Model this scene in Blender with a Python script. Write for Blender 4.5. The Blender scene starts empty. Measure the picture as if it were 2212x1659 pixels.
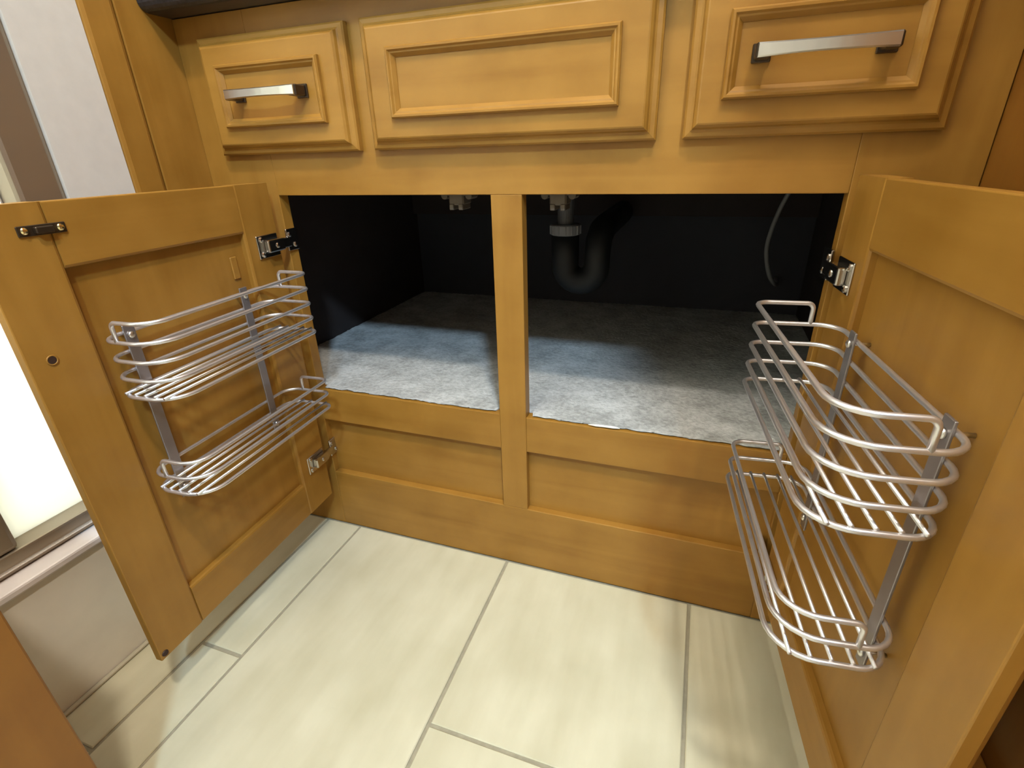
import bpy, bmesh, math, random
from mathutils import Vector, Matrix, noise
random.seed(7)
sc = bpy.context.scene
COL = sc.collection

# ------------------------------------------------------------------ camera, world, lights, exposure
cam = bpy.data.cameras.new('camera')
cam.sensor_width = 36.0
cam.lens = 17.804
cam.clip_start = 0.01
cam_o = bpy.data.objects.new('camera', cam)
COL.objects.link(cam_o)
R0 = Vector((0.94324693, 0.33092782, -0.02778496))
R1 = Vector((0.1132774, -0.39926419, -0.90981116))
R2 = Vector((-0.31217537, 0.85502917, -0.41409136))
M = Matrix((R0, -R1, -R2)).transposed().to_4x4()
M.translation = Vector((0, -0.63864, 0.65404))
cam_o.matrix_world = M
sc.camera = cam_o

world = bpy.data.worlds.new('world')
sc.world = world
world.use_nodes = True
world.node_tree.nodes['Background'].inputs[0].default_value = (0.9, 0.95, 1.0, 1)
world.node_tree.nodes['Background'].inputs[1].default_value = 0.02

def area(name, loc, target, size, power, color):
    l = bpy.data.lights.new(name, 'AREA')
    l.shape = 'DISK'
    l.size = size
    l.energy = power
    l.color = color
    o = bpy.data.objects.new(name, l)
    COL.objects.link(o)
    o.location = loc
    o.rotation_euler = (Vector(target) - Vector(loc)).to_track_quat('-Z', 'Y').to_euler()
    return o

area('ceiling_lamp_or_fill', (0.30, -0.95, 2.41), (0.0, -0.60, 0), 0.14, 30, (1.0, 0.93, 0.82))
area('ceiling_lamp_or_fill', (-0.15, -0.60, 2.43), (-0.15, -0.60, 0), 0.9, 9, (1.0, 0.94, 0.82))  # added broad fill, not a lamp of the room; softens floor shadows
area('ceiling_lamp_or_fill', (-0.50, -1.15, 2.43), (-0.50, -1.15, 0), 0.5, 11, (1.0, 0.94, 0.82))  # added fill from the left, lifts the shade beside the left door
area('ceiling_lamp_or_fill', (0.70, -1.90, 2.38), (-0.2, 0.0, 0.5), 0.20, 60, (0.52, 0.76, 1.0))
area('shower_lamp', (-1.22, -0.45, 2.38), (-1.2, -0.45, 0), 0.25, 110, (1.0, 1.0, 0.97))

sc.view_settings.view_transform = 'Standard'
sc.view_settings.look = 'None'
sc.view_settings.gamma = 1.0
sc.view_settings.use_curve_mapping = False
sc.view_settings.exposure = 0.0

# ------------------------------------------------------------------ materials
def s2l(c):
    return tuple(((v / 255) / 12.92 if v / 255 <= 0.04045 else ((v / 255 + 0.055) / 1.055) ** 2.4) for v in c)

def newmat(name):
    m = bpy.data.materials.new(name)
    m.use_nodes = True
    nt = m.node_tree
    return m, nt, nt.nodes['Principled BSDF']

def plain(name, rgb, rough=0.5, metal=0.0, spec=0.5, noise_amt=0.0, noise_scale=40, bump=0.0):
    m, nt, b = newmat(name)
    b.inputs['Base Color'].default_value = (*rgb, 1)
    b.inputs['Roughness'].default_value = rough
    b.inputs['Metallic'].default_value = metal
    b.inputs['Specular IOR Level'].default_value = spec
    if noise_amt or bump:
        tc = nt.nodes.new('ShaderNodeTexCoord')
        n = nt.nodes.new('ShaderNodeTexNoise')
        n.inputs['Scale'].default_value = noise_scale
        n.inputs['Detail'].default_value = 5
        nt.links.new(tc.outputs['Object'], n.inputs['Vector'])
        if noise_amt:
            r = nt.nodes.new('ShaderNodeValToRGB')
            r.color_ramp.elements[0].position = 0.3
            r.color_ramp.elements[1].position = 0.7
            r.color_ramp.elements[0].color = (*[c * (1 - noise_amt) for c in rgb], 1)
            r.color_ramp.elements[1].color = (*[min(1, c * (1 + noise_amt)) for c in rgb], 1)
            nt.links.new(n.outputs['Fac'], r.inputs['Fac'])
            nt.links.new(r.outputs['Color'], b.inputs['Base Color'])
        if bump:
            bp = nt.nodes.new('ShaderNodeBump')
            bp.inputs['Strength'].default_value = bump
            bp.inputs['Distance'].default_value = 0.002
            nt.links.new(n.outputs['Fac'], bp.inputs['Height'])
            nt.links.new(bp.outputs['Normal'], b.inputs['Normal'])
    return m

def wood(name, axis, light, dark, rough=0.42):
    """maple with a clear coat; axis = direction of the grain in the object's own frame"""
    m, nt, b = newmat(name)
    tc = nt.nodes.new('ShaderNodeTexCoord')
    inf = nt.nodes.new('ShaderNodeObjectInfo')
    off = nt.nodes.new('ShaderNodeVectorMath'); off.operation = 'MULTIPLY_ADD'
    off.inputs[1].default_value = (3.1, 5.7, 4.3)
    nt.links.new(inf.outputs['Random'], off.inputs[0])
    nt.links.new(tc.outputs['Object'], off.inputs[2])
    mp = nt.nodes.new('ShaderNodeMapping')
    sc_ = [38.0, 38.0, 38.0]; sc_['xyz'.index(axis)] = 3.0
    mp.inputs['Scale'].default_value = sc_
    nt.links.new(off.outputs[0], mp.inputs['Vector'])
    n1 = nt.nodes.new('ShaderNodeTexNoise')
    n1.inputs['Scale'].default_value = 1.0; n1.inputs['Detail'].default_value = 6; n1.inputs['Distortion'].default_value = 0.6
    nt.links.new(mp.outputs[0], n1.inputs['Vector'])
    n2 = nt.nodes.new('ShaderNodeTexNoise')
    n2.inputs['Scale'].default_value = 13.0; n2.inputs['Detail'].default_value = 4
    nt.links.new(off.outputs[0], n2.inputs['Vector'])
    mix = nt.nodes.new('ShaderNodeMath'); mix.operation = 'MULTIPLY_ADD'
    mix.inputs[1].default_value = 0.45
    nt.links.new(n1.outputs['Fac'], mix.inputs[0])
    m2 = nt.nodes.new('ShaderNodeMath'); m2.operation = 'MULTIPLY'; m2.inputs[1].default_value = 0.55
    nt.links.new(n2.outputs['Fac'], m2.inputs[0])
    nt.links.new(m2.outputs[0], mix.inputs[2])
    r = nt.nodes.new('ShaderNodeValToRGB')
    r.color_ramp.elements[0].position = 0.33; r.color_ramp.elements[1].position = 0.66
    r.color_ramp.elements[0].color = (*dark, 1); r.color_ramp.elements[1].color = (*light, 1)
    nt.links.new(mix.outputs[0], r.inputs['Fac'])
    nt.links.new(r.outputs['Color'], b.inputs['Base Color'])
    b.inputs['Roughness'].default_value = rough
    b.inputs['Specular IOR Level'].default_value = 0.4
    return m

WL, WD = (0.350, 0.172, 0.029), (0.248, 0.112, 0.014)
WOODX = wood('maple_grain_x', 'x', WL, WD)
WOODZ = wood('maple_grain_z', 'z', WL, WD)
WOODY = wood('maple_grain_y', 'y', WL, WD)
DL, DD = (0.27, 0.110, 0.015), (0.20, 0.072, 0.009)
DWOODZ = wood('warm_maple_grain_z', 'z', DL, DD)
DWOODY = wood('warm_maple_grain_y', 'y', DL, DD)
INTERIOR = plain('shade_dark_interior', (0.030, 0.020, 0.018), 0.8, noise_amt=0.15, noise_scale=12)  # darkened: the shade inside the cabinet is put into this colour
INT_BACK = plain('shade_dark_cabinet_back', (0.040, 0.040, 0.048), 0.85)  # grey taken down to carry the shade at the cabinet's back
GRANITE = plain('dark_stone', (0.030, 0.030, 0.034), 0.28, noise_amt=0.5, noise_scale=220)
NICKEL = plain('satin_nickel', (0.72, 0.70, 0.67), 0.30, 1.0)
STEEL = plain('silver_wire', (0.72, 0.69, 0.70), 0.34, 0.85)
STRAPM = plain('grey_steel_strap', (0.30, 0.27, 0.27), 0.42, 0.8)
HINGEM = plain('hinge_nickel', (0.55, 0.52, 0.48), 0.20, 1.0)
BRONZE = plain('dark_bronze', (0.055, 0.035, 0.020), 0.35, 0.6)
BRASS = plain('bright_brass', (0.80, 0.66, 0.36), 0.2, 1.0)
BLACKP = plain('black_plastic', (0.005, 0.006, 0.007), 0.6)
GREYP = plain('grey_plastic', (0.22, 0.22, 0.235), 0.5)
DGREYP = plain('dark_grey_plastic', (0.10, 0.10, 0.11), 0.5)
POSTM = plain('nickel_post_dark_reflection', (0.10, 0.075, 0.055), 0.3, 0.9)  # same nickel as the handle, with its dark reflections put into the colour
HOLE = plain('dark_brown_hole', (0.030, 0.010, 0.004), 0.7)
WALLP = plain('off_white_paint', (0.60, 0.56, 0.50), 0.7, noise_amt=0.03, noise_scale=60)
CEILP = plain('white_ceiling_paint', (0.55, 0.53, 0.49), 0.8)
SHWALL = plain('white_shower_tile', (0.80, 0.80, 0.76), 0.3)
CURB = plain('greige_curb_tile', (0.72, 0.67, 0.58), 0.45, noise_amt=0.06, noise_scale=18)
SILL = plain('polished_marble_sill', (0.66, 0.60, 0.58), 0.25, noise_amt=0.06, noise_scale=25)
FRAMEM = plain('brushed_nickel_frame', (0.34, 0.28, 0.21), 0.38, 0.75)
FRAMEB = plain('bright_metal_bead', (0.85, 0.82, 0.78), 0.25, 0.8)
GROUT = plain('grey_beige_grout', (0.30, 0.265, 0.185), 0.9, noise_amt=0.1, noise_scale=120)
CAULK = plain('beige_caulk', (0.46, 0.41, 0.30), 0.7)
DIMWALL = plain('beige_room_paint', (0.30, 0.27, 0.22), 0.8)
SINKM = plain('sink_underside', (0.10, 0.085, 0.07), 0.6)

def tile_mat():
    m, nt, b = newmat('cream_porcelain_tile')
    tc = nt.nodes.new('ShaderNodeTexCoord')
    inf = nt.nodes.new('ShaderNodeObjectInfo')
    off = nt.nodes.new('ShaderNodeVectorMath'); off.operation = 'MULTIPLY_ADD'
    off.inputs[1].default_value = (9.1, 5.7, 0)
    nt.links.new(inf.outputs['Random'], off.inputs[0])
    nt.links.new(tc.outputs['Object'], off.inputs[2])
    mp = nt.nodes.new('ShaderNodeMapping'); mp.inputs['Scale'].default_value = (26, 5, 10)
    nt.links.new(off.outputs[0], mp.inputs['Vector'])
    n1 = nt.nodes.new('ShaderNodeTexNoise'); n1.inputs['Scale'].default_value = 1.0; n1.inputs['Detail'].default_value = 5
    nt.links.new(mp.outputs[0], n1.inputs['Vector'])
    n2 = nt.nodes.new('ShaderNodeTexNoise'); n2.inputs['Scale'].default_value = 9.0; n2.inputs['Detail'].default_value = 6
    nt.links.new(off.outputs[0], n2.inputs['Vector'])
    ad = nt.nodes.new('ShaderNodeMath'); ad.operation = 'ADD'
    nt.links.new(n1.outputs['Fac'], ad.inputs[0]); nt.links.new(n2.outputs['Fac'], ad.inputs[1])
    hv = nt.nodes.new('ShaderNodeMath'); hv.operation = 'MULTIPLY'; hv.inputs[1].default_value = 0.5
    nt.links.new(ad.outputs[0], hv.inputs[0])
    r = nt.nodes.new('ShaderNodeValToRGB')
    r.color_ramp.elements[0].position = 0.34; r.color_ramp.elements[1].position = 0.64
    r.color_ramp.elements[0].color = (0.48, 0.44, 0.295, 1); r.color_ramp.elements[1].color = (0.60, 0.56, 0.405, 1)
    nt.links.new(hv.outputs[0], r.inputs['Fac'])
    nt.links.new(r.outputs['Color'], b.inputs['Base Color'])
    b.inputs['Roughness'].default_value = 0.42
    return m
TILE = tile_mat()

def carpet_mat():
    m, nt, b = newmat('grey_carpet_pile')
    tc = nt.nodes.new('ShaderNodeTexCoord')
    n1 = nt.nodes.new('ShaderNodeTexNoise'); n1.inputs['Scale'].default_value = 170; n1.inputs['Detail'].default_value = 4
    n2 = nt.nodes.new('ShaderNodeTexNoise'); n2.inputs['Scale'].default_value = 24; n2.inputs['Detail'].default_value = 3
    for n in (n1, n2): nt.links.new(tc.outputs['Object'], n.inputs['Vector'])
    ad = nt.nodes.new('ShaderNodeMath'); ad.operation = 'ADD'
    nt.links.new(n1.outputs['Fac'], ad.inputs[0]); nt.links.new(n2.outputs['Fac'], ad.inputs[1])
    hv = nt.nodes.new('ShaderNodeMath'); hv.operation = 'MULTIPLY'; hv.inputs[1].default_value = 0.5
    nt.links.new(ad.outputs[0], hv.inputs[0])
    r = nt.nodes.new('ShaderNodeValToRGB')
    r.color_ramp.elements[0].position = 0.36; r.color_ramp.elements[1].position = 0.62
    r.color_ramp.elements[0].color = (0.29, 0.29, 0.275, 1); r.color_ramp.elements[1].color = (0.50, 0.50, 0.485, 1)
    nt.links.new(hv.outputs[0], r.inputs['Fac'])
    nt.links.new(r.outputs['Color'], b.inputs['Base Color'])
    bp = nt.nodes.new('ShaderNodeBump'); bp.inputs['Strength'].default_value = 0.7; bp.inputs['Distance'].default_value = 0.003
    nt.links.new(n1.outputs['Fac'], bp.inputs['Height'])
    nt.links.new(bp.outputs['Normal'], b.inputs['Normal'])
    b.inputs['Roughness'].default_value = 0.95
    b.inputs['Specular IOR Level'].default_value = 0.1
    return m
CARPET = carpet_mat()

def frosted():
    m, nt, b = newmat('frosted_glass')
    out = nt.nodes['Material Output']
    tr = nt.nodes.new('ShaderNodeBsdfTranslucent'); tr.inputs['Color'].default_value = (0.93, 0.95, 0.90, 1)
    mx = nt.nodes.new('ShaderNodeMixShader'); mx.inputs[0].default_value = 0.75
    b.inputs['Base Color'].default_value = (0.85, 0.88, 0.83, 1)
    b.inputs['Roughness'].default_value = 0.3
    nt.links.new(b.outputs[0], mx.inputs[1]); nt.links.new(tr.outputs[0], mx.inputs[2])
    nt.links.new(mx.outputs[0], out.inputs['Surface'])
    return m
FROST = frosted()

# ------------------------------------------------------------------ geometry helpers
def link(name, bm, mat, parent=None, origin=(0, 0, 0), smooth=False, fix=True):
    """one bmesh -> one mesh object; coordinates are in the parent's frame, shifted so the object's origin is `origin`"""
    if fix: bmesh.ops.recalc_face_normals(bm, faces=bm.faces)
    if origin != (0, 0, 0): bmesh.ops.translate(bm, verts=bm.verts, vec=-Vector(origin))
    me = bpy.data.meshes.new(name)
    bm.to_mesh(me); bm.free()
    if smooth:
        me.polygons.foreach_set('use_smooth', [True] * len(me.polygons))
    me.materials.append(mat)
    o = bpy.data.objects.new(name, me)
    COL.objects.link(o)
    o.location = origin
    if parent: o.parent = parent
    return o

def abox(bm, x0, x1, y0, y1, z0, z1, bev=0.0, seg=2):
    x0, x1 = sorted((x0, x1)); y0, y1 = sorted((y0, y1)); z0, z1 = sorted((z0, z1))
    vs = [bm.verts.new((x, y, z)) for x in (x0, x1) for y in (y0, y1) for z in (z0, z1)]
    f = [(0, 1, 3, 2), (4, 6, 7, 5), (0, 4, 5, 1), (2, 3, 7, 6), (0, 2, 6, 4), (1, 5, 7, 3)]
    fs = [bm.faces.new([vs[i] for i in q]) for q in f]
    if bev:
        es = list({e for g in fs for e in g.edges})
        bmesh.ops.bevel(bm, geom=es, offset=bev, segments=seg, affect='EDGES', profile=0.5)

def box(name, x0, x1, y0, y1, z0, z1, mat, parent=None, bev=0.0015):
    bm = bmesh.new()
    abox(bm, x0, x1, y0, y1, z0, z1, bev)
    if parent is not None and parent.get('_o') is not None and not parent.get('_local'):
        bmesh.ops.translate(bm, verts=bm.verts, vec=-Vector(parent['_o']))
    return link(name, bm, mat, parent)

def tube(bm, pts, r, sides=8, closed=False):
    pts = [Vector(p) for p in pts]
    n = len(pts)
    tans = []
    for i in range(n):
        a = pts[(i - 1) % n] if (closed or i > 0) else pts[i]
        b = pts[(i + 1) % n] if (closed or i < n - 1) else pts[i]
        tans.append((b - a).normalized())
    t = tans[0]
    up = Vector((0, 0, 1)) if abs(t.z) < 0.9 else Vector((1, 0, 0))
    nrm = (up - t * up.dot(t)).normalized()
    rings = []
    for i in range(n):
        t = tans[i]
        nrm = (nrm - t * nrm.dot(t)).normalized()
        bn = t.cross(nrm)
        rr = r[i] if isinstance(r, (list, tuple)) else r
        rings.append([bm.verts.new(pts[i] + (nrm * math.cos(2 * math.pi * k / sides) + bn * math.sin(2 * math.pi * k / sides)) * rr) for k in range(sides)])
    for i in range(n if closed else n - 1):
        A, B = rings[i], rings[(i + 1) % n]
        for k in range(sides):
            bm.faces.new((A[k], A[(k + 1) % sides], B[(k + 1) % sides], B[k]))
    if not closed:
        bm.faces.new(rings[0][::-1]); bm.faces.new(rings[-1])

def fillet(pts, rads, closed=False, seg=7):
    """round the corners of a polyline; rads[i] is the radius at point i"""
    pts = [Vector(p) for p in pts]; n = len(pts); out = []
    for i, p in enumerate(pts):
        if (not closed and i in (0, n - 1)) or rads[i] <= 0:
            out.append(p); continue
        a = (pts[(i - 1) % n] - p); b = (pts[(i + 1) % n] - p)
        ad, bd = a.normalized(), b.normalized()
        ang = ad.angle(bd)
        d = min(rads[i] / math.tan(ang / 2), a.length * 0.49, b.length * 0.49)
        rr = d * math.tan(ang / 2)
        c = p + (ad + bd).normalized() * (rr / math.sin(ang / 2))
        s = p + ad * d - c; e = p + bd * d - c
        tot = s.angle(e)
        for k in range(seg + 1):
            f = k / seg
            out.append(c + (s * math.sin((1 - f) * tot) + e * math.sin(f * tot)) / math.sin(tot))
    return out

def cyl(bm, a, b, r0, r1=None, sides=20):
    tube(bm, [a, b], [r0, r0 if r1 is None else r1], sides)

def ball(bm, c, r, sx=1, sy=1, sz=1, u=10, v=6):
    mat = Matrix.Translation(c) @ Matrix.Diagonal((sx, sy, sz, 1))
    bmesh.ops.create_uvsphere(bm, u_segments=u, v_segments=v, radius=r, matrix=mat)

def loft_rects(bm, rings, cap_last=True, cap_first=True):
    """rings: list of (x0,x1,z0,z1,y); consecutive rectangles joined into a profiled slab"""
    R = []
    for x0, x1, z0, z1, y in rings:
        R.append([bm.verts.new(p) for p in ((x0, y, z0), (x1, y, z0), (x1, y, z1), (x0, y, z1))])
    for A, B in zip(R, R[1:]):
        for k in range(4):
            bm.faces.new((A[k], A[(k + 1) % 4], B[(k + 1) % 4], B[k]))
    if cap_first: bm.faces.new(R[0][::-1])
    if cap_last: bm.faces.new(R[-1])

def empty(name, loc, label, cat, rotz=0.0, group=None):
    o = bpy.data.objects.new(name, None)
    COL.objects.link(o)
    o.empty_display_size = 0.05
    o.location = loc; o.rotation_euler = (0, 0, rotz)
    o['label'] = label; o['category'] = cat
    o['_o'] = list(loc)
    if rotz: o['_local'] = 1
    if group: o['group'] = group
    return o

def tag(o, label, cat, group=None):
    o['label'] = label; o['category'] = cat
    if group: o['group'] = group
    return o

def struct(o):
    o['kind'] = 'structure'
    return o

# ------------------------------------------------------------------ the room shell
# floor: a grout bed with porcelain tiles, 305 x 610 mm, set in a half-bond
fl = struct(box('floor', -1.70, 1.80, -2.60, 0.70, -0.06, -0.0025, GROUT, None, 0))
PX, PY, G, XB0, YB0 = 0.305, 0.61, 0.0048, -0.2514, -0.297
def tile(x0, x1, y0, y1):
    bm = bmesh.new()
    z0, z1, c = -0.010, random.uniform(-0.0004, 0.0004), 0.0012
    x0 += G / 2; x1 -= G / 2; y0 += G / 2; y1 -= G / 2
    cx, cy = (x0 + x1) / 2, (y0 + y1) / 2
    lo = [bm.verts.new(p) for p in ((x0, y0, z0), (x1, y0, z0), (x1, y1, z0), (x0, y1, z0))]
    md = [bm.verts.new(p) for p in ((x0, y0, z1 - c), (x1, y0, z1 - c), (x1, y1, z1 - c), (x0, y1, z1 - c))]
    hi = [bm.verts.new(p) for p in ((x0 + c, y0 + c, z1), (x1 - c, y0 + c, z1), (x1 - c, y1 - c, z1), (x0 + c, y1 - c, z1))]
    for A, B in ((lo, md), (md, hi)):
        for k in range(4): bm.faces.new((A[k], A[(k + 1) % 4], B[(k + 1) % 4], B[k]))
    bm.faces.new(hi)
    link('tile', bm, TILE, fl, (cx, cy, 0))
for i in range(-1, 7):
    x0 = XB0 + (i - 1) * PX; x1 = x0 + PX
    xs = [(x0, x1)]
    if i == -1: xs = [(-0.711, -0.632), (-0.632, x1)]
    for (a, b) in xs:
        ph = YB0 if i % 2 == 1 else YB0 + PY / 2
        if a < -0.70: ph = YB0 - 0.16 - PY
        for j in range(-4, 2):
            y0 = ph + j * PY; y1 = y0 + PY
            y0 = max(y0, -2.58); y1 = min(y1, -0.0002)
            if y1 - y0 > 0.02: tile(a, b, y0, y1)

struct(box('ceiling', -1.78, 1.88, -2.68, 0.76, 2.46, 2.52, CEILP, None, 0))
struct(box('wall_back', -1.70, 1.80, 0.665, 0.74, 0.0, 2.46, WALLP, None, 0))
struct(box('wall_rear', -1.70, 1.80, -2.68, -2.60, -0.06, 2.46, DIMWALL, None, 0))
struct(box('wall_right', 1.80, 1.88, -2.68, 0.74, -0.06, 2.46, DIMWALL, None, 0))
struct(box('wall_left', -1.78, -1.70, -2.68, 0.74, -0.06, 2.46, SHWALL, None, 0))
struct(box('wall_side', -0.90, -0.7665, -0.122, 0.664, 0.0, 2.46, WALLP, None, 0))
struct(box('wall_jamb', -0.90, -0.716, -0.2050, -0.1235, 0.0, 2.46, WALLP, None, 0.0))
struct(box('wall_shower', -1.70, -0.9005, -0.12, -0.05, 0.0, 2.46, SHWALL, None, 0))
# shower curb and its polished cap
struct(box('trim_1', -0.84, -0.7125, -1.60, -0.2055, 0.0, 0.1945, CURB, None, 0.002))
struct(box('trim_2', -0.85, -0.706, -1.60, -0.2055, 0.195, 0.2065, SILL, None, 0.003))
struct(box('trim_3', -0.7120, -0.7055, -1.60, -0.2055, 0.0006, 0.0050, CAULK, None, 0.0015))

# shower door: narrow frosted light in a brushed frame standing on the curb cap
sd = empty('shower_door', (-0.765, -0.62, 0.207), 'framed shower door with bright frosted glass standing on the grey curb', 'shower door')
box('bottom_rail', -0.800, -0.7345, -1.20, -0.2060, 0.2070, 0.2330, FRAMEM, sd, 0.003)
box('bead', -0.7350, -0.7310, -1.20, -0.2060, 0.2140, 0.2165, FRAMEB, sd, 0.0006)['label'] = 'thin bright metal bead'
box('frame_stile', -0.795, -0.7180, -0.2555, -0.2056, 0.2335, 1.96, FRAMEM, sd, 0.006)
box('glazing_bead', -0.775, -0.7480, -0.2582, -0.2558, 0.2335, 1.92, FRAMEB, sd, 0.001)
box('frame_stile', -0.795, -0.7365, -0.4700, -0.3870, 0.2335, 1.96, FRAMEM, sd, 0.006)
box('frame_stile', -0.795, -0.7365, -1.2000, -1.1500, 0.2335, 1.96, FRAMEM, sd, 0.006)
box('top_rail', -0.800, -0.7345, -1.20, -0.2060, 1.9605, 1.99, FRAMEM, sd, 0.003)
box('pane', -0.768, -0.762, -0.3868, -0.2584, 0.2335, 1.960, FROST, sd, 0)
box('pane', -0.768, -0.762, -1.1498, -0.4702, 0.2335, 1.960, FROST, sd, 0)
bm = bmesh.new(); ball(bm, Vector((-0.7365 + 0.765, -0.432 + 0.62, 0.245 - 0.207)), 0.004, 0.5)
link('screw', bm, BRONZE, sd)

# ------------------------------------------------------------------ the vanity cabinet
XC = -0.233
XL0, XL1, XR0, XR1 = -0.714, -0.592, 0.142, 0.249
XM0, XM1 = -0.2546, -0.2126
ZT, ZS, ZR1, ZR0, ZTOP = 0.607, 0.2912, 0.231, 0.120, 0.834
FT = 0.019
van = empty('vanity_cabinet', (XC, 0, 0), 'maple bathroom vanity with both lower doors open and three drawer fronts', 'cabinet')
box('stile', XL0, XL1, 0, FT, 0, ZTOP, WOODZ, van, 0.0008)
box('stile', XR0, XR1, 0, FT, 0, ZTOP, WOODZ, van, 0.0008)
box('top_rail', XL1, XR0, 0, FT, ZT, ZTOP, WOODX, van, 0.0008)
box('mullion', XM0, XM1, 0.0, FT, ZR0, ZT, WOODZ, van, 0.0008)
box('sill_rail', XL1, XM0, 0, FT, ZR1, ZS, WOODX, van, 0.0012)
box('sill_rail', XM1, XR0, 0, FT, ZR1, ZS, WOODX, van, 0.0012)
box('bottom_rail', XL1, XR0, 0, FT, 0.0, ZR0, WOODX, van, 0.0012)
box('toe_panel', XL1 - 0.01, XM0 + 0.008, 0.0120, 0.0185, ZR0 - 0.01, ZR1 + 0.01, WOODX, van, 0)
box('toe_panel', XM1 - 0.008, XR0 + 0.01, 0.0120, 0.0185, ZR0 - 0.01, ZR1 + 0.01, WOODX, van, 0)
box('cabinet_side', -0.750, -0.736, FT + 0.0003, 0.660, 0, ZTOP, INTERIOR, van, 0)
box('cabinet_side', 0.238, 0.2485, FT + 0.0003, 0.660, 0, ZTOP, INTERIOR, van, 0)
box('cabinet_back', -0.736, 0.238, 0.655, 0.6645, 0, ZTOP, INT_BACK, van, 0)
box('cabinet_floor', -0.736, 0.238, FT + 0.0003, 0.655, 0.262, 0.2775, INTERIOR, van, 0)
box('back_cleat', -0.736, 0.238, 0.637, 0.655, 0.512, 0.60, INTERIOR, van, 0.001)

def drawer(x0, x1, name, handle):
    z0, z1 = 0.663, 0.806
    bm = bmesh.new()
    prof = [(0, -0.0005), (0, -0.0085), (0.002, -0.0105), (0.0065, -0.0115), (0.0085, -0.0128), (0.0100, -0.0165),
            (0.0125, -0.0190), (0.0140, -0.0196)]
    loft_rects(bm, [(x0 + i - XC, x1 - i - XC, z0 + i, z1 - i, y) for i, y in prof])
    d = link(name, bm, WOODX, van, ((x0 + x1) / 2 - XC, -0.01, (z0 + z1) / 2))
    # applied picture-frame moulding
    w = x1 - x0; h = z1 - z0
    ix = 0.034 if w < 0.3 else 0.040
    a0, a1, b0, b1 = -w / 2 + ix, w / 2 - ix, -h / 2 + 0.034, h / 2 - 0.034
    bm = bmesh.new()
    mp = [(0, 0.0), (0.0, -0.0050), (0.0016, -0.0072), (0.0038, -0.0072), (0.0056, -0.0052), (0.0072, -0.0048), (0.0090, -0.0030), (0.0110, -0.0010), (0.0110, 0.0)]
    loft_rects(bm, [(a0 + i, a1 - i, b0 + i, b1 - i, -0.0094 + y) for i, y in mp], False, False)
    link('panel_moulding', bm, WOODX, d)
    if handle:
        bm = bmesh.new()
        # flat, slightly bowed pull on two square posts, centred in the frame
        hw, rings = 0.0560, []
        for k in range(13):
            t = -1 + k / 6.0
            y = -0.0360 + 0.0042 * t * t
            hh = 0.0050 + 0.0010 * t * t
            nn = Vector((-0.0084 * t, -hw, 0)).normalized()
            p = Vector((t * hw, y, 0))
            rings.append([bm.verts.new(p + nn * (0.0020 * sa) + Vector((0, 0, hh * sb))) for (sa, sb) in ((1, 0.8), (0.4, 1), (-1, 1), (-1, -1), (0.4, -1), (1, -0.8))])
        for A, B in zip(rings, rings[1:]):
            for k in range(6): bm.faces.new((A[k], A[(k + 1) % 6], B[(k + 1) % 6], B[k]))
        bm.faces.new(rings[0]); bm.faces.new(rings[-1])
        hd = link('handle', bm, NICKEL, d)
        hd['label'] = 'polished nickel bow handle'
        for s in (-1, 1):
            bm = bmesh.new()
            abox(bm, s * 0.0515 - 0.0085, s * 0.0515 + 0.0085, -0.0130, -0.0097, -0.0080, 0.0080, 0.0008, 1)
            abox(bm, s * 0.0515 - 0.0066, s * 0.0515 + 0.0066, -0.0318, -0.0125, -0.0062, 0.0062, 0.0012, 1)
            link('handle_post', bm, POSTM, d)['label'] = 'nickel handle post with dark reflection put into its colour'
    return d

drawer(-0.669, -0.434, 'drawer', True)
drawer(-0.411, -0.055, 'false_drawer_front', False)['label'] = 'wide fixed drawer front without a handle'
drawer(-0.027, 0.206, 'drawer', True)

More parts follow.
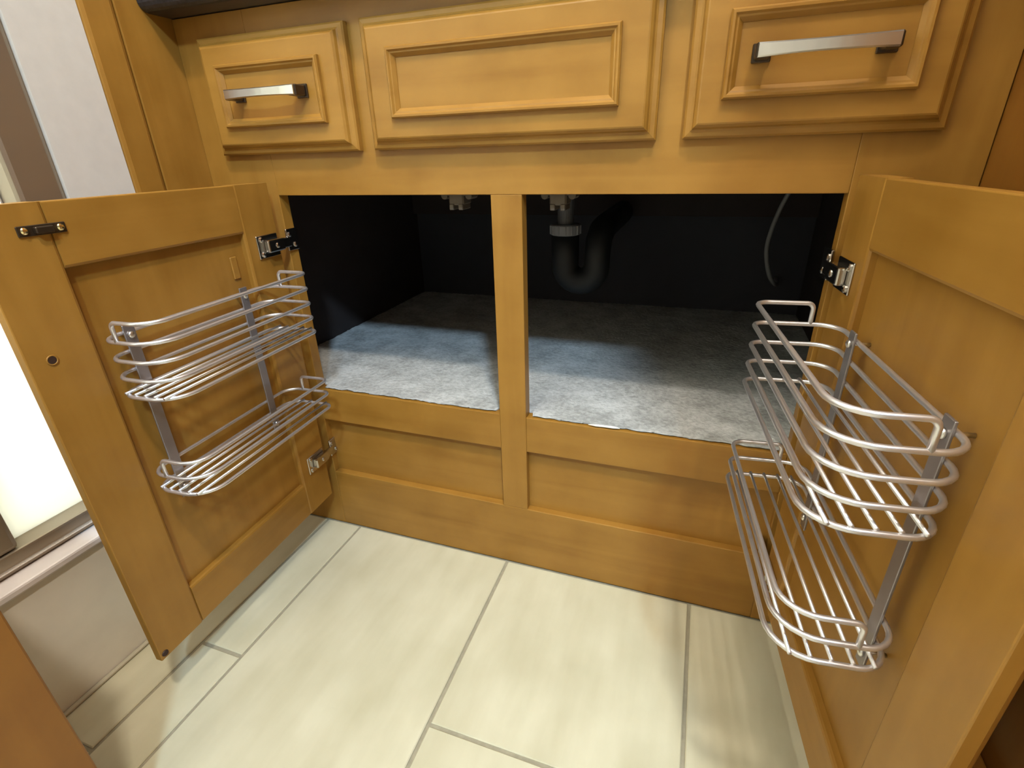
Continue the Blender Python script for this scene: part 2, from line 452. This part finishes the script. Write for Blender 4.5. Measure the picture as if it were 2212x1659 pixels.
DW, DZ0, DZ1, ST, RT, RB = 0.360, 0.0836, 0.6258, 0.0638, 0.0622, 0.0609
def door(side, hx, hy, ang, zh, zl):
    """side +1: hinged on the left; local x runs from hinge to free edge, y*side points into the gap between the doors"""
    s = side
    bm = bmesh.new()
    abox(bm, ST - 0.008, DW - ST + 0.008, s * -0.0150, s * -0.0090, DZ0 + RB - 0.008, DZ1 - RT + 0.008)
    d = link('door', bm, WOODZ, van)
    d.location = (hx - XC, hy, 0)
    d.rotation_euler = (0, 0, ang - math.pi / 2)
    d['label'] = 'open maple door hinged on the left' if s > 0 else 'open maple door hinged on the right'
    def m(name, x0, x1, n0, n1, z0, z1, mat, bev):
        bm = bmesh.new(); abox(bm, x0, x1, s * n0, s * n1, z0, z1, bev)
        return link(name, bm, mat, d)
    def member(name, x0, x1, z0, z1, mat, lip, outer):
        """frame member: small bevel along its inner lip, ogee-like chamfer along the outer back edge"""
        bm = bmesh.new(); abox(bm, x0, x1, s * -0.020, 0, z0, z1)
        def edges(ax, val, y):
            return [e for e in bm.edges if all(abs(v.co[ax] - val) < 1e-6 and abs(v.co.y - y) < 1e-6 for v in e.verts)]
        bmesh.ops.bevel(bm, geom=edges(*lip, 0.0), offset=0.0032, segments=2, affect='EDGES', profile=0.5)
        bmesh.ops.bevel(bm, geom=edges(*outer, s * -0.020), offset=0.0105, segments=3, affect='EDGES', profile=0.35)
        bmesh.ops.bevel(bm, geom=edges(*outer, 0.0), offset=0.0012, segments=2, affect='EDGES', profile=0.5)
        return link(name, bm, mat, d)
    member('stile', 0, ST, DZ0, DZ1, WOODZ, (0, ST), (0, 0.0))
    member('stile', DW - ST, DW, DZ0, DZ1, WOODZ, (0, DW - ST), (0, DW))
    member('rail', ST, DW - ST, DZ1 - RT, DZ1, WOODX, (2, DZ1 - RT), (2, DZ1))
    member('rail', ST, DW - ST, DZ0, DZ0 + RB, WOODX, (2, DZ0 + RB), (2, DZ0))
    for z in (zh, zl):
        bm = bmesh.new()
        abox(bm, 0.004, 0.046, s * 0.0, s * 0.0022, z - 0.016, z + 0.016, 0.0008, 1)
        abox(bm, 0.000, 0.034, s * 0.002, s * 0.0110, z - 0.0090, z + 0.0090, 0.0022, 2)
        abox(bm, -0.018, 0.006, s * 0.0030, s * 0.0085, z - 0.0075, z + 0.0075, 0.0018, 2)
        abox(bm, -0.038, -0.014, s * 0.0012, s * 0.0042, z - 0.014, z + 0.018, 0.0008, 1)
        for (u, n, dz) in ((0.038, 0.0028, 0.0105), (0.038, 0.0028, -0.0105), (0.016, 0.0112, 0.0), (-0.020, 0.0048, 0.010), (-0.030, 0.0048, -0.006)):
            ball(bm, Vector((u, s * n, z + dz)), 0.0040, 1, 0.5, 1)
        link('hinge', bm, HINGEM, d)
    return d
dl = door(1, -0.5921, -0.0183, 0.0446, 0.541, 0.170)
dr = door(-1, 0.1422, -0.0238, 0.1024, 0.533, 0.130)
# left door only: strike plate, handle-screw hole, corner bumper, small clip
bm = bmesh.new(); abox(bm, 0.283, 0.325, 0, 0.0016, 0.597, 0.6065, 0.0006, 1); abox(bm, 0.296, 0.312, 0.001, 0.006, 0.5985, 0.605, 0.001, 1)
sp = link('strike_plate', bm, BRONZE, dl); sp['label'] = 'dark bronze strike plate'
for u in (0.2885, 0.3195):
    bm = bmesh.new(); ball(bm, Vector((u, 0.0020, 0.6020)), 0.0034, 1, 0.6, 1)
    link('strike_screw', bm, BRASS, dl)['label'] = 'bright brass screw head'
bm = bmesh.new(); cyl(bm, (0.339, 0.0001, 0.484), (0.339, 0.0006, 0.484), 0.0042); link('screw_hole', bm, HOLE, dl)
bm = bmesh.new(); tube(bm, [(0.339 + 0.0046 * math.cos(k * math.pi / 8), 0.0004, 0.484 + 0.0046 * math.sin(k * math.pi / 8)) for k in range(16)], 0.0008, 6, True)
link('hole_rim', bm, WOODX, dl, (0, 0, 0), True)
bm = bmesh.new(); cyl(bm, (0.3535, 0.0001, 0.0905), (0.3535, 0.0014, 0.0905), 0.0042, 0.0036); link('bumper', bm, HOLE, dl)
bm = bmesh.new(); abox(bm, 0.080, 0.091, -0.0092, -0.0068, 0.506, 0.536, 0.001, 1); link('clip', bm, WOODZ, dl)

# double roller catches behind the top rail
for cx in (-0.314, -0.172):
    bm = bmesh.new()
    abox(bm, cx - XC - 0.011, cx - XC + 0.011, 0.022, 0.050, 0.592, 0.640, 0.002, 1)
    for s in (-1, 1):
        abox(bm, cx - XC + s * 0.0035, cx - XC + s * 0.0100, 0.0205, 0.048, 0.586, 0.594, 0.001, 1)
        cyl(bm, (cx - XC + s * 0.018, 0.024, 0.604), (cx - XC + s * 0.018, 0.046, 0.604), 0.0048, None, 10)
        abox(bm, cx - XC + s * 0.010, cx - XC + s * 0.018, 0.024, 0.046, 0.604, 0.609, 0.001, 1)
    link('roller_catch', bm, plain('catch_tan_plastic', (0.10, 0.080, 0.060), 0.6) if 'catch_tan_plastic' not in bpy.data.materials else bpy.data.materials['catch_tan_plastic'], van)['label'] = 'small tan catch'

# worktop
bm = bmesh.new()
abox(bm, -0.7135, 0.2485, -0.046, 0.664, 0.8345, 0.866, 0.0)
es = [e for e in bm.edges if all(v.co.y < 0 for v in e.verts) and abs(e.verts[0].co.z - e.verts[1].co.z) < 1e-6]
bmesh.ops.bevel(bm, geom=es, offset=0.013, segments=5, affect='EDGES', profile=0.5)
tag(link('countertop', bm, GRANITE, None, (XC, 0.3, 0.8345), True), 'dark polished stone countertop on top of the vanity', 'countertop')
ct = bpy.data.objects['countertop']
ct.data.polygons.foreach_set('use_smooth', [False] * len(ct.data.polygons))

# wooden end panel on the left, its front edge trim set off by a groove
ep = empty('end_panel', (-0.74, -0.06, 0), 'tall narrow maple end panel between vanity and white wall', 'panel')
box('panel_board', -0.7660, -0.7145, -0.0775, 0.0185, 0.0, 2.20, WOODZ, ep, 0.0012)
box('edge_trim', -0.7660, -0.7125, -0.1230, -0.0790, 0.0, 2.20, WOODZ, ep, 0.0055)

# tall cabinet on the right, its side panel facing the open door
tc_ = empty('tall_cabinet', (0.50, 0.0, 0), 'tall brown wooden cabinet side to the right of the vanity', 'cabinet')
box('body', 0.2620, 0.760, -0.700, 0.6640, 0.0, 2.20, DWOODZ, tc_, 0.001)  # unseen front depth lengthened to block lamps from the vanity's right side
box('side_stile', 0.2500, 0.2618, -0.215, 0.6640, 0.0, 2.20, DWOODZ, tc_, 0.0022)
box('side_stile', 0.2500, 0.2618, -0.700, -0.640, 0.0, 2.20, DWOODZ, tc_, 0.0022)
box('side_rail', 0.2500, 0.2618, -0.6398, -0.2152, 0.0, 0.206, DWOODY, tc_, 0.0022)
box('side_rail', 0.2500, 0.2618, -0.6398, -0.2152, 2.10, 2.20, DWOODY, tc_, 0.0022)

# low wooden cabinet in the lower left foreground
lc = empty('storage_cabinet', (-0.60, -0.57, 0), 'brown wooden cabinet edge in the near lower left corner', 'cabinet')
box('body', -0.695, -0.5105, -0.640, -0.500, 0.03, 0.420, DWOODZ, lc, 0.001)
box('side_panel', -0.5100, -0.4900, -0.640, -0.500, 0.03, 0.420, DWOODZ, lc, 0.002)
box('base', -0.690, -0.520, -0.630, -0.510, 0.0008, 0.0295, DWOODY, lc, 0.001)
box('top', -0.699, -0.4860, -0.644, -0.496, 0.4202, 0.440, DWOODY, lc, 0.003)

# ------------------------------------------------------------------ inside the vanity
# carpet remnant lying on the cabinet floor, rough front edge over the sill
bm = bmesh.new()
NX, NY = 190, 110
x0, x1, y1 = -0.7350, 0.2370, 0.6540
V = []
for j in range(NY + 1):
    row = []
    for i in range(NX + 1):
        x = x0 + (x1 - x0) * i / NX
        f = j / NY
        ye = 0.0045 + 0.0030 * noise.noise(Vector((x * 55, 3.1, 0))) + 0.0016 * noise.noise(Vector((x * 230, 1.7, 0)))
        if x < XL1 + 0.006 or x > XR0 - 0.006 or XM0 - 0.005 < x < XM1 + 0.005: ye = FT + 0.0025
        y = ye + (y1 - ye) * f ** 1.15
        z = 0.2935 + 0.0011 * noise.noise(Vector((x * 190, y * 190, 0))) + 0.0013 * noise.noise(Vector((x * 28, y * 28, 4)))
        if j == 0: z -= 0.0006
        row.append(bm.verts.new((x, y, z)))
    V.append(row)
for j in range(NY):
    for i in range(NX):
        bm.faces.new((V[j][i], V[j][i + 1], V[j + 1][i + 1], V[j + 1][i]))
# rolled-under edge
low = []
for i in range(NX + 1):
    p = V[0][i].co
    low.append(bm.verts.new((p.x, p.y + 0.0008, 0.2928 if p.y < FT else 0.2785)))
for i in range(NX): bm.faces.new((V[0][i + 1], V[0][i], low[i], low[i + 1]))
cp = tag(link('carpet', bm, CARPET, None, (XC, 0.33, 0.2785), True), 'light grey carpet remnant lining the vanity floor', 'carpet')
bm = bmesh.new()
pts = [(-0.118, 0.0015, 0.2940), (-0.106, 0.0005, 0.2948), (-0.094, 0.0018, 0.2944), (-0.082, 0.0012, 0.2950), (-0.073, 0.002, 0.2942)]
tube(bm, pts, [0.0006, 0.0017, 0.0015, 0.0018, 0.0006], 8)
lt = link('loose_tuft', bm, plain('white_fibre', (0.85, 0.83, 0.78), 0.8), None, (XC, 0.33, 0.2785), True)
lt.parent = cp; lt.location = (0, 0, 0); lt['label'] = 'white loose tuft'

# drain trap
dt = empty('drain_trap', (-0.2365, 0.33, 0.40), 'black sink drain trap with grey nut behind the mullion', 'drain trap')
ox, oy, oz = 0, 0, -0.40
bm = bmesh.new(); cyl(bm, (0, 0, 0.530 + oz), (0, 0, 0.698 + oz), 0.0150, None, 24); link('tailpiece', bm, DGREYP, dt, (0, 0, 0), False)['label'] = 'dark grey tailpiece'
bm = bmesh.new()
for k in range(1): 
    tube(bm, [(0, 0, 0.5115 + oz), (0, 0, 0.513 + oz), (0, 0, 0.529 + oz), (0, 0, 0.531 + oz)], [0.0265, 0.0285, 0.0285, 0.0260], 28)
for k in range(14):
    a = k * math.pi / 7
    cyl(bm, (0.0285 * math.cos(a), 0.0285 * math.sin(a), 0.5135 + oz), (0.0285 * math.cos(a), 0.0285 * math.sin(a), 0.5285 + oz), 0.0018, None, 6)
link('slip_nut', bm, GREYP, dt)['label'] = 'grey plastic slip nut'
bm = bmesh.new()
pts = [(0, 0, 0.5112 + oz), (0, 0, 0.470 + oz)]
for k in range(0, 13):
    a = math.pi + math.pi * k / 12
    pts.append((0.031 + 0.031 * math.cos(a), 0, 0.455 + oz + 0.031 * math.sin(a)))
pts += [(0.062, 0, 0.475 + oz), (0.063, 0.006, 0.500 + oz), (0.064, 0.030, 0.516 + oz), (0.064, 0.06, 0.519 + oz), (0.064, 0.300, 0.522 + oz)]
tube(bm, pts, [0.0262] * 3 + [0.0255] * 11 + [0.0245] * 6, 20)
link('trap_body', bm, BLACKP, dt, (0, 0, 0), True)['label'] = 'black plastic trap'

# supply hose
bm = bmesh.new()
ctrl = [(0.170, 0.47, 0.66), (0.158, 0.49, 0.59), (0.145, 0.50, 0.545), (0.136, 0.50, 0.505), (0.133, 0.50, 0.470), (0.138, 0.50, 0.440), (0.148, 0.505, 0.412), (0.162, 0.53, 0.392), (0.175, 0.58, 0.380), (0.180, 0.652, 0.378)]
P = []
for i in range(len(ctrl) - 1):
    p0, p1, p2, p3 = [Vector(ctrl[max(0, min(len(ctrl) - 1, i + k))]) for k in (-1, 0, 1, 2)]
    for k in range(5):
        t = k / 5
        P.append(0.5 * ((2 * p1) + (p2 - p0) * t + (2 * p0 - 5 * p1 + 4 * p2 - p3) * t * t + (3 * p1 - p0 - 3 * p2 + p3) * t ** 3))
P.append(Vector(ctrl[-1]))
tube(bm, P, 0.0042, 10)
tag(link('supply_hose', bm, plain('grey_hose', (0.22, 0.22, 0.22), 0.45), None, (0.15, 0.5, 0.40), True), 'thin grey curved supply hose in the dark right compartment', 'hose')

# undermount sink bowl
bm = bmesh.new()
prev = []
for (f, z) in ((1.0, 0.834), (0.98, 0.80), (0.93, 0.745), (0.82, 0.712), (0.5, 0.702), (0.08, 0.700)):
    ring = [bm.verts.new((0.215 * f * math.cos(2 * math.pi * k / 36), 0.165 * f * math.sin(2 * math.pi * k / 36), z - 0.70)) for k in range(36)]
    if prev:
        for k in range(36): bm.faces.new((prev[k], prev[(k + 1) % 36], ring[(k + 1) % 36], ring[k]))
    prev = ring
bm.faces.new(prev)
sk = link('sink_bowl', bm, SINKM, None, (0, 0, 0), True)
sk.location = (-0.2365, 0.33, 0.70)
tag(sk, 'dark underside of the sink bowl above the drain trap', 'sink')

# ------------------------------------------------------------------ wire racks hung on the doors
def rack(side, hx, hy, ang, label, dz, D):
    s = side
    t = empty('wire_rack', (hx, hy, 0), label, 'rack', ang - math.pi / 2, 'door racks')
    U0, U1, N0, NB, RW = 0.050, 0.295, 0.030, 0.0036, 0.0023
    def v(u, n, z): return (u, s * n, z + dz)
    def wire(name, pts, r=RW, closed=False):
        bm = bmesh.new(); tube(bm, pts, r, 8, closed)
        return link(name, bm, STEEL, t, (0, 0, 0), True)
    for zs in ((0.510, 0.4885, 0.4675, 0.4465, 0.4255), (0.3465, 0.3245, 0.3030)):
        zt, zb = zs[0], zs[-1]
        wire('rim_wire', fillet([v(U0, N0, zs[1]), v(U0, N0, zt), v(U0, D, zt), v(U1, D, zt), v(U1, N0, zt), v(U1, N0, zs[1])], [0, 0.006, 0.013, 0.032, 0.006, 0]))
        for z in zs[1:]:
            wire('loop_wire', fillet([v(U0, NB, z), v(U0, D, z), v(U1, D, z), v(U1, NB, z)], [0.022, 0.013, 0.032, 0.022], True), RW, True)
        for k in range(5):
            n = NB + (D - NB) * (k + 0.75) / 5.6
            wire('floor_wire', [v(U0, n, zb + 0.0030), v(U1, n, zb + 0.0030)], 0.0017)
    for u in (0.0965, 0.2635):
        bm = bmesh.new(); abox(bm, u - 0.0065, u + 0.0065, s * 0.0058, s * 0.0080, 0.272 + dz, 0.497 + dz, 0.0005, 1)
        link('strap', bm, STRAPM, t)
        for z in (0.4995 - 0.014, 0.2855):
            bm = bmesh.new(); ball(bm, Vector(v(u, 0.0092, z)), 0.0040, 1, 0.55, 1); cyl(bm, v(u, -0.0088, z), v(u, 0.0090, z), 0.0018, None, 8)
            link('screw', bm, NICKEL, t, (0, 0, 0), True)
    return t
rack(1, -0.5921, -0.0183, 0.0446, 'two-tier silver wire rack mounted on the left open door', 0.0, 0.080)
rack(-1, 0.1422, -0.0238, 0.1024, 'two-tier silver wire rack mounted on the right open door', 0.0, 0.084)

for o in COL.objects:
    for k in ('_o', '_local'):
        if k in o: del o[k]
